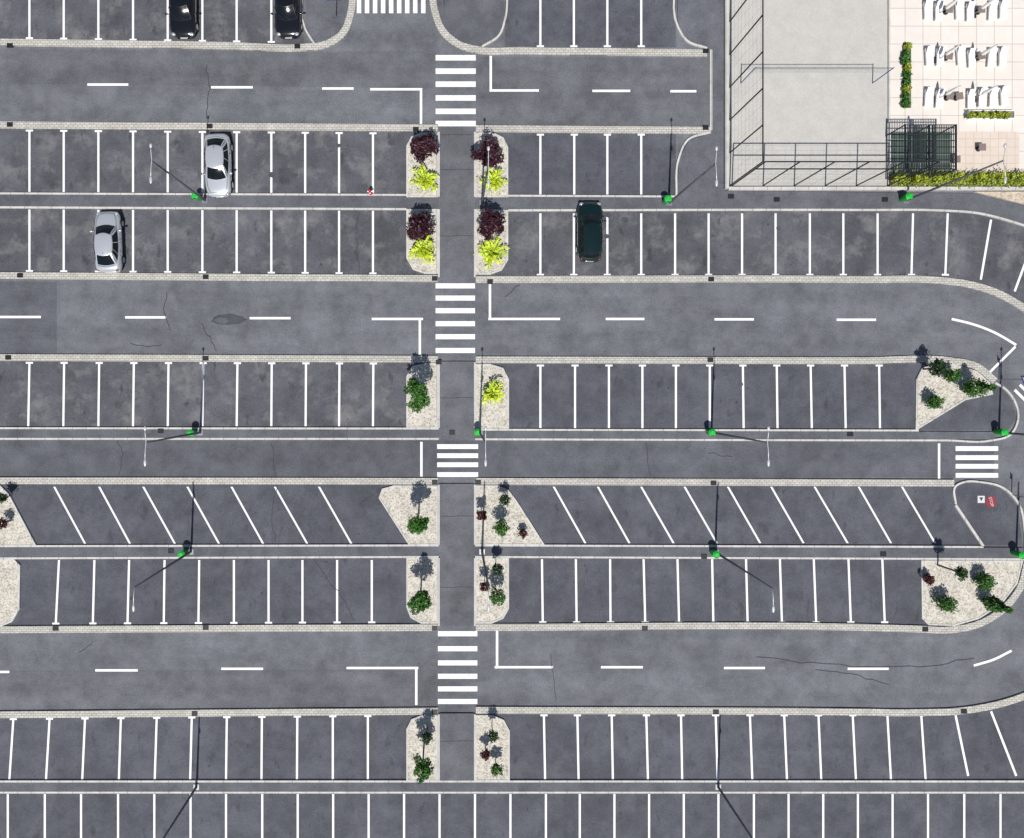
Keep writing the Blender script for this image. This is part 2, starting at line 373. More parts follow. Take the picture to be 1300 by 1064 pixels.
marks('white dashes and stop lines on the top road',[('h',111,163,107.5),('h',268,321,111),('h',409,449,112.5),('h',470,536,113.5),('v',534.5,115,160),
  ('v',623,71,113.5),('h',621.5,684,115),('h',752,800,115.5),('h',851,884,116)])
marks('white dashes and stop lines on the second road',[('h',E,52,402.5),('h',159,211,403),('h',317,369,404),('h',472,537,405),('v',533,406.5,450),
  ('v',622,361,403.5),('h',620,711,405),('h',769,818,405),('h',907,957,405.5),('h',1062,1112,406),('r',smoothpts([(1208,405),(1236,412),(1262,422),(1290,438)])),('r',[(1289,440),(1256,473)])])
marks('white dashes on the narrow road',[('v',535,561,605),('v',1192,563,609)])
marks('white dashes and stop lines on the lowest road',[('h',E,12,853),('h',121,175,851),('h',281,334,849),('h',440,531,848),('v',528.5,849.5,895),
  ('v',631,801,845.5),('h',628,702,847),('h',763,816,847),('h',919,971,848),('h',1076,1128,849),('r',smoothpts([(1236,845),(1262,837),(1284,826)]))])
def cw(label,x0,x1,ys,h):
    m=MB()
    for y in ys: m.rect(x0,y-h/2,x1,y+h/2,ZM)
    struct(m.build('crosswalk',M['white_worn']),label)
cw('first crosswalk from the top, six white bars',553,604,[73.5,90.5,107,124.5,141.5,157],7)
cw('second crosswalk from the top, six white bars',553,603,[363,378.5,394.5,411,427.5,445],6.5)
cw('third central crosswalk, four white bars',555,607,[567,578.5,590,602.5],6)
cw('fourth central crosswalk, six white bars',556,606,[804.5,823.5,841.5,858.5,874.5,890.5],6.5)
cw('crosswalk at the right end of the narrow road',1213,1267,[569.5,581,592,603.5],6)
m=MB()
for i in range(9): m.rect(453+i*10.2,-40,453+i*10.2+5.6,17,ZM)
struct(m.build('crosswalk',M['white_worn']),'crosswalk with upright bars at the top edge')
m=MB()
for i in range(5): m.ribbon([(1288+i*6.5,495-i*6.5),(1312+i*6.5,519-i*6.5)],3.6,ZM)
struct(m.build('crosswalk',M['white_worn']),'slanted crosswalk at the right edge')
# painted sign marks
m=MB(); m.poly([(1258+7*math.cos(a),637+8*math.sin(a)) for a in [math.pi/8+i*math.pi/4 for i in range(8)]],ZM); struct(m.build('painted_stop_marking',M['redroad']),'dull red octagon with STOP painted on the asphalt')
m=MB(); m.rect(1241,629.5,1250,638.5,ZM); struct(m.build('painted_yield_marking',M['dullwhite']),'small white square painted beside the red stop mark')
m=MB(); m.poly([(1243,631.5),(1248,631.5),(1245.5,636.5)],ZM+.005); struct(m.build('painted_triangle',M['tarp']),'dark triangle inside the painted white square')
cu=bpy.data.curves.new('stop_text','FONT'); cu.body='STOP'; cu.size=.3; cu.align_x='CENTER'; cu.align_y='CENTER'
to=bpy.data.objects.new('stop_text_source',cu); COL.objects.link(to); bpy.context.view_layer.update()
me=bpy.data.meshes.new_from_object(to); bpy.data.objects.remove(to)
o=bpy.data.objects.new('painted_stop_lettering',me); COL.objects.link(o); me.materials.append(M['dullwhite']); o.location=P(1258,637,ZM+.005); o.rotation_euler=(0,0,math.radians(-75)); struct(o,'white STOP lettering on the red octagon')
# cracks and tar
def crack(pts,w=1.0):
    out=[]
    for i in range(len(pts)-1):
        for j in range(5):
            t=j/5; out.append((pts[i][0]+(pts[i+1][0]-pts[i][0])*t+random.uniform(-1.6,1.6),pts[i][1]+(pts[i+1][1]-pts[i][1])*t+random.uniform(-1.6,1.6)))
    out.append(pts[-1]); m=MB(); m.ribbon(out,w,.019); struct(m.build('asphalt_crack',M['tar']),'dark crack in the asphalt')
for p in ([(212,372),(209,395),(216,420)],[(255,412),(266,428),(275,446)],[(352,616),(344,650),(350,688)],[(396,708),(420,740),(440,765),(450,788)],[(1128,868),(1080,856),(1035,850)],[(1235,835),(1180,846),(1120,848),(1030,842),(960,834)],
  [(262,84),(266,112),(262,150)],[(640,376),(660,362)],[(150,560),(156,580),(150,604)],[(345,562),(350,604)],[(455,270),(452,300),(456,344)],[(455,640),(475,628)],[(700,830),(706,890)],[(820,560),(826,605)],
  [(165,436),(185,440),(205,438)],[(100,828),(118,815)],[(930,620),(945,650)],[(900,575),(930,580)]):
    crack(p,.8)
for y in (216,300,505,655,745,940):
    m=MB(); m.ribbon([(559,y),(570,y+.4),(585,y-.5),(601,y)],.7,.112); struct(m.build('asphalt_crack',M['tar']),'joint across the central walkway')
def blob(x,y,rx,ry,mat,z,label,name='tar_patch'):
    m=MB(); m.poly([(x+rx*math.cos(a)*(1+random.uniform(-.10,.10)),y+ry*math.sin(a)*(1+random.uniform(-.12,.12))) for a in [i*math.pi/10 for i in range(20)]],z); struct(m.build(name,M[mat]),label)
blob(290,406,22,7,'tarp',.018,'dark oval patch on the second road'); blob(281,407,9,4,'road_dark',.022,'lighter heart of the oval patch')
for x,y,r in ((497,181,5),(772,273,4),(793,279,4.5),(770,300,3.5),(375,222,3),(62,295,3),(430,185,3),(110,215,3.5),(150,282,4),(345,222,4.5),(988,290,3),(905,300,3),(940,488,3.5)):
    blob(x,y,r,r*.8,'tarp',.018,'small dark oil stain in a parking bay','oil_stain')
# ---------------------------------------------------------------- sand court, terrace
m=MB(); m.rect(924,-60,1128,238,0,.05); struct(m.build('sand_court',M['sand']),'grainy grey-beige sand court')
m=MB(); m.rect(1128.5,-60,1420,221,0,.12); struct(m.build('terrace',M['tile']),'cream tiled terrace with loungers')
m=MB(); m.rect(1128.5,222,1420,237.5,0,.1); struct(m.build('soil',M['earth']),'soil strip of the hedge')
m=MB(); m.rect(1145,55,1155,138,.121,.15); struct(m.build('soil',M['earth']),'narrow planting strip on the terrace')
m=MB(); m.rect(1215,168,1292,220.5,.121,.13); struct(m.build('paving',M['deck']),'cream pink paving beside the mesh cage')
m=MB(); m.poly([(1236,244),(1420,244),(1420,276),(1300,260)],0,.13); struct(m.build('gravel_ground',M['dirt']),'beige gravel behind the footpath')
kerb([(921,-60),(921,240.5)],4.5,label='pale wall at the left of the sand court',z=.3); kerb([(923.3,240.5),(1420,240.5)],4,label='pale low wall under the sand court and hedge',z=.3)
kerb([(1127,-60),(1127,157)],2,label='edge of the terrace',z=.2)
m=MB(); m.rect(1130,168,1206,221,.121,.135); struct(m.build('dark_paving',M['slab']),'dark greenish paved corner under the mesh cage')
def fence(name,label,a,b,n,h,rails):
    r=thing(name,label,'fence',(0,0,0))
    ax,ay,_=P(*a); bx,by,_=P(*b)
    for i in range(n+1):
        t=i/n; x=ax+(bx-ax)*t; y=ay+(by-ay)*t
        m=MB(); m.tube([(x,y,0),(x,y,h)],.05,6); m.build('post',M['fence'],r)
    for z in rails:
        m=MB(); m.tube([(ax,ay,z),(bx,by,z)],.045,5); m.build('rail',M['fence'],r)
    m=MB(); L=math.hypot(bx-ax,by-ay); k=int(L/.9)
    for i in range(k+1):
        t=i/k; m.tube([(ax+(bx-ax)*t,ay+(by-ay)*t,.3),(ax+(bx-ax)*t,ay+(by-ay)*t,h)],.004,3,False)
    for z in [.3+j*.6 for j in range(int(h/.6))]: m.tube([(ax,ay,z+.02),(bx,by,z+.02)],.004,3,False)
    m.build('wire_mesh',M['fence'],r)
    return r
fence('court_fence','tall dark wire fence along the left side of the sand court',(926,-55),(926,236),7,5.4,[5.4])
fence('court_fence','tall dark wire fence along the bottom side of the sand court',(929,236),(1126,236),5,5.4,[5.4,3.9])
nt=thing('volleyball_net','beach volleyball net stretched between blue posts over the sand','net',(0,0,0))
for x in (940,1107):
    bx,by,_=P(x,106); m=MB(); m.tube([(bx,by,.05),(bx,by,2.5)],.035,8); m.build('post',M['blue'],nt)
ax,ay,_=P(940,106); bx,by,_=P(1107,106)
m=MB(); m.tube([(ax,ay,2.43),(bx,by,2.43)],.022,5); m.build('top_tape',M['net'],nt)
m=MB()
for i in range(60):
    x=ax+(bx-ax)*(i+.5)/60; m.tube([(x,ay,1.75),(x,ay,2.4)],.003,3,False)
for j in range(5): m.tube([(ax,ay,1.75+j*.15),(bx,ay,1.75+j*.15)],.003,3,False)
m.build('net_mesh',M['net'],nt)
# mesh cage
cg=thing('mesh_cage','dark steel mesh cage at the corner between sand court and terrace','cage',(0,0,0))
cx0,cy0,_=P(1124,227); cx1,cy1,_=P(1186,173)
for x in (cx0,(cx0+cx1)/2,cx1):
    for y in (cy0,cy1):
        m=MB(); m.tube([(x,y,0.05),(x,y,2.2)],.05,6); m.build('post',M['fence'],cg)
for k,(a,b) in enumerate(((cx0,(cx0+cx1)/2-.1),((cx0+cx1)/2+.1,cx1))):
    m=MB(); m.tube([(a,cy0,2.2),(b,cy0,2.2),(b,cy1,2.2),(a,cy1,2.2),(a,cy0,2.2)],.06,4); m.build('roof_frame',M['fence'],cg)
    m=MB()
    for i in range(14): m.box((a+(b-a)*(i+.5)/14,(cy0+cy1)/2,2.17),(.055,cy1-cy0,.02))
    for j in range(7): m.box(((a+b)/2,cy0+(cy1-cy0)*(j+.5)/7,2.20),(b-a,.07,.02))
    m.build('roof_grid',M['mesh'],cg)
    m=MB()
    for i in range(9): m.box((a+(b-a)*(i+.5)/9,cy0-.06,1.1),(.06,.03,1.9))
    m.build('side_grid',M['mesh'],cg)
# ---------------------------------------------------------------- plants
def leaf(m,c,s,tint,nrm=None,el=1.0):
    n=Vector((random.gauss(0,1),random.gauss(0,1),random.gauss(.6,1))).normalized() if nrm is None else nrm
    u=n.cross(Vector((random.gauss(0,1),random.gauss(0,1),random.gauss(0,1)))).normalized(); w=n.cross(u)
    c=Vector(c); m.add([c-u*s*el,c+w*s*.55,c+u*s*el,c-w*s*.55],[(0,1,2,3)],tint)
def crown_mesh(r,rz,cz,n,ls,seed,clumps=16,el=1.2,spike=0):
    random.seed(seed); m=MB(); cs=[]
    for i in range(clumps):
        d=Vector((random.gauss(0,1),random.gauss(0,1),random.gauss(.1,1))).normalized(); q=random.uniform(.45,.85 if not spike else .9)
        cs.append((Vector((d.x*r*q,d.y*r*q,d.z*rz*q)),random.uniform(.22,.42)*r,random.random()))
    cs.append((Vector((0,0,0)),.6*r,.3)); cs.append((Vector((0,0,.3*rz)),.6*r,.6))
    if spike: cs+=[(Vector((0,0,.1)),.8*r,.4)]*3
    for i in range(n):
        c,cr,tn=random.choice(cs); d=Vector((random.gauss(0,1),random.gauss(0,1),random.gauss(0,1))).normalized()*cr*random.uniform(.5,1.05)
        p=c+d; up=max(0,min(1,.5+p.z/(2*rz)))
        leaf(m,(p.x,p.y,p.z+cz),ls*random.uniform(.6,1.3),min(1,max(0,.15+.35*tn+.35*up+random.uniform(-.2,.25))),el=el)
    return m,cs
def tree(x,y,r,cz,kind,label,n=1300,ls=.09,seed=None,group=None,rz=None,name='small_tree',cat='tree',spike=0):
    seed=seed or int(x*7+y); gx,gy=G(x,y,cz); t=thing(name,label,cat,P(gx,gy,.1),0,group)
    rz=rz or r*.85; m,cs=crown_mesh(r,rz,cz,n,ls,seed,spike=spike,el=1.4 if spike else 1.1); m.build('crown',M[kind],t)
    b=MB(); b.tube([(0,0,0),(.03,.02,cz-rz*.6),(0,0,cz+rz*.3)],[.07,.055,.025],6)
    for c,cr,_ in cs[:9]: b.tube([(.02,.01,cz-rz*.6),(c.x*.5,c.y*.5,cz+c.z*.5-.05),(c.x,c.y,cz+c.z)],[.035,.02,.008],5)
    b.build('trunk',M['bark'],t); return t
def fern(x,y,r,label,seed):
    random.seed(seed*11); t=thing('lime_shrub',label,'shrub',P(*G(x,y,.5),.11)); m=MB(); st=MB()
    nf=15; a0=random.uniform(0,6)
    for i in range(nf):
        a=a0+2*math.pi*i/nf+random.uniform(-.35,.35); L=r*random.choice((.6,.8,.95,1.1))*random.uniform(.85,1.1); h=random.uniform(.4,1.0); bend=random.uniform(-.5,.5); pts=[]
        for j in range(8):
            q=j/7; aa=a+bend*q; pts.append(Vector((math.cos(aa)*L*q,math.sin(aa)*L*q,.15+h*math.sin(q*2.2))))
        st.tube(pts,.011,4)
        for j in range(1,8):
            for sgn in (-1,1):
                if random.random()<.08: continue
                fw=(pts[j]-pts[j-1]).normalized(); side=Vector((-fw.y,fw.x,0)).normalized()
                w=random.uniform(.15,.28)*(1.2-.5*j/7)*r/.9; d=(side*sgn+fw*random.uniform(.4,1.2)+Vector((0,0,random.uniform(-.3,.15)))).normalized(); tp=pts[j]+d*w*1.3
                pr=Vector((-d.y,d.x,random.uniform(-.3,.3))).normalized()*w*.36; mid=(pts[j]+tp)/2
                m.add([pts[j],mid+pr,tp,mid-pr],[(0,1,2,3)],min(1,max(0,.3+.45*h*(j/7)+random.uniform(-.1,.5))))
    for i in range(220):
        a=random.uniform(0,6.28); q=abs(random.gauss(0,.4))*r; leaf(m,(math.cos(a)*q,math.sin(a)*q,random.uniform(.15,.8)),.085,.15+random.random()*.75,el=1.2)
    m.build('leaves',M['l_lime'],t); st.build('stems',M['bark'],t)
def ball(x,y,r,kind,label,stem=0.0,n=700,name='round_shrub',cat='shrub',group=None):
    random.seed(int(x*3+y)); cz=r+stem; gx,gy=G(x,y,cz); t=thing(name,label,cat,P(gx,gy,.1),0,group); m=MB()
    ph=random.uniform(0,6)
    for i in range(n):
        d=Vector((random.gauss(0,1),random.gauss(0,1),random.gauss(0,1))).normalized(); bump=1+.16*math.sin(d.x*6+ph)+.16*math.sin(d.y*7+ph*2)
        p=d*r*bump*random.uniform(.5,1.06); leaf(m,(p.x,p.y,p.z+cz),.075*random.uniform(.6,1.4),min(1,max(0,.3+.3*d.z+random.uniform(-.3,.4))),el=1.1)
    m.build('foliage',M[kind],t); b=MB(); b.tube([(0,0,0),(0,0,cz)],[.04,.02],6)
    for k in range(6):
        a=k*1.05; b.tube([(0,0,cz*.6),(math.cos(a)*r*.7,math.sin(a)*r*.7,cz+.1*(k%3))],[.015,.006],4)
    b.build('stem',M['bark'],t); return t
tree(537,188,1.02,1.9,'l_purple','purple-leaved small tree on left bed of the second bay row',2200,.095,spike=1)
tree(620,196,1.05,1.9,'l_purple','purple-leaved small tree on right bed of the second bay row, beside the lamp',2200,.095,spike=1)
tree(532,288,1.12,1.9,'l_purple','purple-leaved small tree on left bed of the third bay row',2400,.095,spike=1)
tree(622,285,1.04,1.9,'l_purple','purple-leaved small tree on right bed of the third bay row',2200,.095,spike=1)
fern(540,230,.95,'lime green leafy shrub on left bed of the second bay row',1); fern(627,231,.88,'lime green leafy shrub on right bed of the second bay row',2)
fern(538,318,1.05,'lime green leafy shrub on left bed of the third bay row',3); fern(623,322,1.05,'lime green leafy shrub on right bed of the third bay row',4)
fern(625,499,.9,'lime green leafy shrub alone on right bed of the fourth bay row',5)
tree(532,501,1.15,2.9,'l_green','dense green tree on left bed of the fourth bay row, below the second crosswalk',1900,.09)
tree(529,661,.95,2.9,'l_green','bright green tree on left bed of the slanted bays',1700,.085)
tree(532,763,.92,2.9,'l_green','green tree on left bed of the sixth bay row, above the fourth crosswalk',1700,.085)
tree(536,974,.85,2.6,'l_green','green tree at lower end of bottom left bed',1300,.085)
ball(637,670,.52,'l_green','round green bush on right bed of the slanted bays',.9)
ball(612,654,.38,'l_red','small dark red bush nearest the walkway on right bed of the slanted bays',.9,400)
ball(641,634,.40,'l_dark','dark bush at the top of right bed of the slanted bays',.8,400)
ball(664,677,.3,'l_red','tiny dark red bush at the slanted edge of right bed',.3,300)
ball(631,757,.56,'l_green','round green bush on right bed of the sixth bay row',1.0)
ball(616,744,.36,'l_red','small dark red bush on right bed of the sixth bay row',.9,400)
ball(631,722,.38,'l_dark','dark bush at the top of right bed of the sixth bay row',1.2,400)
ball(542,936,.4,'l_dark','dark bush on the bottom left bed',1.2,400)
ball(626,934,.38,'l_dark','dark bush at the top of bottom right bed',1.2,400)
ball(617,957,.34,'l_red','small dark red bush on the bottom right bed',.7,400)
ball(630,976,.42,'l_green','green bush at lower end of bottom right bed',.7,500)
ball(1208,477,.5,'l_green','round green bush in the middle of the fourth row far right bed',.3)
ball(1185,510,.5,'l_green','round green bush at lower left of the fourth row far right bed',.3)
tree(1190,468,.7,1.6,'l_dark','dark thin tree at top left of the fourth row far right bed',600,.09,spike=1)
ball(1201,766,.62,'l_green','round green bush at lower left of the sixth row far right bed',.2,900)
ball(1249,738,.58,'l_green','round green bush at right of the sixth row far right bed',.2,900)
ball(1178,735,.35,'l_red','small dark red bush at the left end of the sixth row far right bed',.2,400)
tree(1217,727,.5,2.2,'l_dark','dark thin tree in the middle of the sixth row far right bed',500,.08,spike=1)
ball(3,632,.38,'l_dark','dark bush at the left photo edge above its twin',.7,350); ball(4,664,.36,'l_red','dark reddish bush at the left photo edge, lower of two',.5,350)
def spindle(bx,by,h,r,label):
    random.seed(int(bx)); t=thing('columnar_tree',label,'tree',P(bx,by,.1)); m=MB()
    for i in range(1700):
        q=random.random()**1.1; z=.25+q*(h-.25); rr=r*(math.sin(min(1,(q*1.15+.12))*math.pi)**.7 if q<.85 else .35)*(1+.25*math.sin(z*9)); a=random.uniform(0,6.28); rr*=random.uniform(.5,1.05)
        leaf(m,(math.cos(a)*rr,math.sin(a)*rr,z),.09*random.uniform(.6,1.3),min(1,max(0,random.uniform(.1,.8))))
    m.build('foliage',M['l_green'],t); b=MB(); b.tube([(0,0,0),(0,0,h*.9)],[.07,.01],6); b.build('trunk',M['bark'],t)
spindle(1222,492,2.8,.6,'tall dense green tree at the right tip of the fourth row far right bed')
spindle(1247,761,2.4,.5,'tall green tree at lower right of the sixth row far right bed')
# hedge and terrace plants
hd=thing('hedge','yellow green hedge along the low wall under the terrace','hedge',(0,0,0)); m=MB(); random.seed(5)
for i in range(9500):
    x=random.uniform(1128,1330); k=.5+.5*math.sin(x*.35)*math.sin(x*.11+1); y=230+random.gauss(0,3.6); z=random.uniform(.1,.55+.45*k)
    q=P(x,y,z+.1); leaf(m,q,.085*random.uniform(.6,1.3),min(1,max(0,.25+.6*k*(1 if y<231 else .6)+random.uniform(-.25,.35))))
m.build('foliage',M['l_olive'],hd)
b=MB()
for i in range(40):
    q=P(1130+i*4.9,230,.1); b.tube([q,(q[0],q[1],.7)],[.02,.01],4)
b.build('stems',M['bark'],hd)
for k in range(9):
    ball(1150+random.uniform(-1,1),60+k*9,.27+random.uniform(-.05,.05),'l_green' if k%3 else 'l_olive','low plant on the narrow terrace strip by the court',0,260,'low_plant','plant','low plants in a column on the terrace')
for k in range(6):
    ball(1231+k*9,147,.24,'l_olive','low plant in the long terrace planter',.2,240,'low_plant','plant','low plants in the terrace planter')
t=thing('planter','long low planter box on the cream terrace','planter',P(1254,148,.12)); m=MB()
for dx,dy,sx,sy in ((0,.28,3.3,.05),(0,-.28,3.3,.05),(1.63,0,.05,.5),(-1.63,0,.05,.5)): m.box((dx,dy,.15),(sx,sy,.3))
m.build('sides',M['whitep'],t); m=MB(); m.box((0,0,.12),(3.18,.48,.2)); m.build('soil',M['earth'],t)
def lounger(loc,label,rz=0):
    t=thing('sun_lounger',label,'sun lounger',loc,rz,'white sun loungers on the terrace')
    q=.74
    m=MB(); m.box((-.3*q,0,.2),(.05,1.7*q,.05)); m.box((.3*q,0,.2),(.05,1.7*q,.05)); m.box((0,-.85*q,.2),(.65*q,.05,.05)); m.build('frame',M['whitep'],t)
    m=MB(); m.box((0,-.25*q,.25),(.66*q,1.15*q,.07)); m.build('seat_cushion',M['cushion'],t)
    m=MB(); m.add([(a*q,b*q,c) for a,b,c in [(-.32,.35,.23),(.32,.35,.23),(.32,.88,.46),(-.32,.88,.46),(-.32,.31,.30),(.32,.31,.30),(.32,.85,.52),(-.32,.85,.52)]],[(3,2,1,0),(4,5,6,7),(0,1,5,4),(1,2,6,5),(2,3,7,6),(3,0,4,7)]); m.build('backrest',M['cushion'],t)
    for x in (-.3*q,.3*q):
        for y in (-.75*q,.7*q): m=MB(); m.tube([(x,y,0),(x,y,.18)],.025,6); m.build('leg',M['whitep'],t)
    return t
def sidetable(loc,label):
    t=thing('side_table',label,'table',loc,0,'side tables on the terrace'); m=MB(); m.box((0,0,.4),(.5,.5,.05)); m.build('table_top',M['wood'],t)
    m=MB(); m.tube([(0,0,0.03),(0,0,.37)],.04,8); m.build('stem',M['whitep'],t); m=MB(); m.tube([(0,0,0),(0,0,.03)],.2,12); m.build('base',M['blackp'],t); return t
def umbrella(loc,label):
    t=thing('closed_umbrella',label,'umbrella',loc,0,'closed umbrellas on the terrace'); m=MB(); m.tube([(0,0,.1),(0,0,2.3)],.03,8); m.build('pole',M['wood'],t)
    m=MB(); m.tube([(0,0,1.0),(0,0,1.2),(0,0,1.9),(0,0,2.25)],[.12,.14,.09,.03],9); m.build('canopy',M['canvas'],t)
    m=MB(); m.box((0,0,.05),(.45,.45,.1)); m.build('base',M['blackp'],t); return t
random.seed(21)
pl=pt=pu=None; rn=('top','middle','bottom')
for r,(yy,xs) in enumerate(((15,(1177,1191,1217,1231,1259,1273)),(74,(1179,1193,1219,1233,1258,1272)),(125,(1178,1192,1232,1246,1260,1274)))):
    for k,x in enumerate(xs):
        gx,gy=G(x,yy+random.uniform(-2,2),.3); lb='white sun lounger in the %s terrace row, number %d of six from the left'%(rn[r],k+1); rz=random.uniform(-.08,.08)
        if pl is None: pl=lounger(P(gx,gy,.12),lb,rz)
        else: dup(pl,P(gx,gy,.12),lb,rz)
    for k,x in enumerate((1205,1246) if r<2 else (1206,1218)):
        gx,gy=G(x,yy-3,.5); lb='grey-brown square side table in the %s terrace row, %s one'%(rn[r],('left','right')[k])
        if pt is None: pt=sidetable(P(gx,gy,.12),lb)
        else: dup(pt,P(gx,gy,.12),lb,random.uniform(-.2,.2))
    for k,x in enumerate((1207,1253)):
        gx,gy=G(x,yy-9,1.5); lb='closed cream umbrella in the %s terrace row, %s one'%(rn[r],('left','right')[k])
        if pu is None: pu=umbrella(P(gx,gy,.12),lb)
        else: dup(pu,P(gx,gy,.12),lb)
dup(pt,P(1208,205,.135),'grey-brown square table on the cream pink paving, left one'); dup(pt,P(1240,190,.135),'grey-brown square table on the cream pink paving, right one')
# ---------------------------------------------------------------- street lamps and bins
LH=8.85
def lamp(x,y,label,double=True):
    t=thing('street_lamp',label,'street lamp',P(x,y,.1),0,'tall street lamps of the car park')
    m=MB(); m.box((0,0,.02),(.4,.4,.04)); 
    for a in (-.14,.14):
        for b in (-.14,.14): m.tube([(a,b,.04),(a,b,.08)],.02,6)
    m.build('base_plate',M['steel'],t)
    m=MB(); m.tube([(0,0,.03),(0,0,1.2),(0,0,LH)],[.10,.085,.05],10); m.build('pole',M['pole'],t,True)
    m=MB(); m.tube([(0,-1.05,LH+.12),(0,-.5,LH+.1),(0,0,LH-.02)]+([(0,.5,LH+.1),(0,.75,LH+.12)] if double else []),.026,8); m.build('arm',M['lampw'],t,True)
    for s in ((-1,1) if double else (-1,)):
        c=-1.2 if s<0 else .85; r=.24 if s<0 else .15
        h=MB(); h.ell((0,c,LH+.12),(.085,r,.055),12,6); hh=h.build('luminaire',M['lampw'],t,True)
        h=MB(); h.ell((0,c,LH+.08),(.07,r*.8,.04),10,5); h.build('lens',M['clear'],hh,True)
    return t
for x,y,d,l in ((261,255,1,'street lamp at left, between second and third bay rows'),(612,258,1,'central street lamp beside the purple trees'),(849,258,1,'street lamp right of the dark green car'),
 (1149,255,1,'street lamp in front of the hedge at upper right'),(255,549,1,'street lamp at left below the fourth bay row'),(609,549,1,'central street lamp above the third crosswalk'),
 (903,549,1,'street lamp at right below the fourth bay row'),(1268,549,1,'street lamp at the right edge above the small crosswalk'),(243,700,0,'street lamp at left below the slanted bays'),
 (612,700,0,'central street lamp below the slanted bays'),(908,701,0,'street lamp at right below the slanted bays'),(1290,702,0,'street lamp at the right edge below the slanted bays'),
 (250,998,0,'street lamp at left casting its shadow over the bottom bay row'),(911,998,0,'street lamp at right casting its shadow over the bottom bay row')):
    lamp(x,y,l,bool(d))
def bin_(loc,label):
    t=thing('litter_bin',label,'litter bin',loc,0,'green litter bins at the street lamps')
    m=MB(); m.tube([(0,0,0),(0,0,.1),(0,0,.85)],[.17,.19,.25],16); m.build('body',M['binbody'],t,False)
    m=MB(); m.tube([(0,0,.852),(0,0,.9),(0,0,1.0)],[.27,.27,.14],16); l=m.build('lid',M['binlid'],t); m=MB(); m.box((0,-.2,.93),(.2,.1,.05)); m.build('flap',M['blackp'],l)
    m=MB(); m.tube([(.2,.02,.6),(.38,.02,.6)],.02,6); m.build('bracket',M['steel'],t); return t
pb=None
for x,y,l in ((254,253,'left lamp between second and third rows'),(843,257,'lamp near the dark green car'),(1143,254,'lamp in front of the hedge'),(248,549,'left lamp below the fourth row'),(606,548,'central lamp above the third crosswalk'),
  (898,548,'right lamp below the fourth row'),(1262,548,'right edge lamp below the fourth row'),(237,700,'left lamp below the slanted bays'),(903,700,'right lamp below the slanted bays'),(1284,701,'right edge lamp below the slanted bays')):
    lb='green litter bin beside the '+l
    if pb is None: pb=bin_(P(x,y,.1),lb)
    else: dup(pb,P(x,y,.1),lb)
def grate(loc,label):
    t=thing('drain_grate',label,'drain grate',loc,0,'dark drain grates along the kerbs'); m=MB()
    for a,b,c,d in ((0,.145,.42,.04),(0,-.145,.42,.04),(.19,0,.04,.25),(-.19,0,.04,.25)): m.box((a,b,.01),(c,d,.02))
    m.build('frame',M['iron'],t); m=MB()
    m.box((0,0,.002),(.34,.25,.004))
    for i in range(5): m.box((-.14+i*.07,0,.012),(.025,.25,.012))
    m.build('bars',M['iron'],t); return t
pg=None
GR=[('top strip',((14,59),(378,60),(895,66))),('strip above second bay row',((14,159),(267,161),(528,165),(895,163))),('strip below third bay row',((27,350),(262,352),(552,354),(902,355),(622,358))),
 ('strip above fourth bay row',((12,454),(262,455),(557,460),(901,457))),('footpath below fourth bay row',((205,547),(574,549),(1078,551))),('strip above slanted bays',((552,612),(607,612),(905,613))),
 ('footpath below slanted bays',((218,699),(893,706),(1120,703))),('strip below sixth bay row',((72,797),(262,796),(552,797),(1173,798),(818,797))),('strip above bottom bay row',((248,905),(552,903),(908,903),(1222,902))),('footpath by court',((927,250),(985,254),(1122,254)))]
for n,ps in GR:
    for k,(x,y) in enumerate(sorted(ps)):
        z=.136; lb='small dark drain grate in the %s, number %d from the left'%(n,k+1)
        if pg is None: pg=grate(P(x,y,z),lb)
        else: dup(pg,P(x,y,z),lb)
def sign(x,y,label,h,mat,rz,r=.3,square=False):
    t=thing('traffic_sign',label,'traffic sign',P(x,y,.1),rz); m=MB(); m.tube([(0,0,0),(0,0,h+.3)],.035,8); m.build('post',M['steel'],t)
    m=MB()
    if square: m.box((0,-.05,h),(2*r,.02,2*r))
    else: m.tube([(0,-.05,h),(0,-.07,h)],r,18)
    m.build('plate',mat,t); m=MB(); m.tube([(0,-.071,h-.1),(0,-.075,h-.1),(0,-.08,h+.05)],[.1,.1,.02],8) if not square else m.add([(-.2,-.062,h-.18),(.2,-.062,h-.18),(0,-.062,h+.2)],[(0,1,2)])
    m.build('symbol',M['whitep'],t)
sign(427,22,'traffic sign on the asphalt corner beside top left bays',2.3,M['blue'],math.pi,square=True)
sign(563,16,'blue traffic sign on the curved corner right of the top crosswalk',2.3,M['blue'],.4,square=True)
sign(1268,482,'blue traffic sign right of the fourth row far right bed',2.3,M['blue'],-1.2,square=True)
sign(1284,628,'traffic sign at the right edge above the painted stop mark',2.2,M['redp'],-1.3)
t=thing('hydrant','small red hydrant at the end of the second bay row, left of the gravel bed','hydrant',P(471,246,.1)); m=MB(); m.tube([(0,0,0),(0,0,.05),(0,0,.06),(0,0,.6),(0,0,.7),(0,0,.78)],[.15,.15,.11,.11,.12,.04],12); m.build('barrel',M['redp'],t)
m=MB(); m.tube([(-.18,0,.5),(.18,0,.5)],.05,8); m.tube([(0,0,.5),(0,-.17,.5)],.05,8); m.build('outlets',M['whitep'],t)
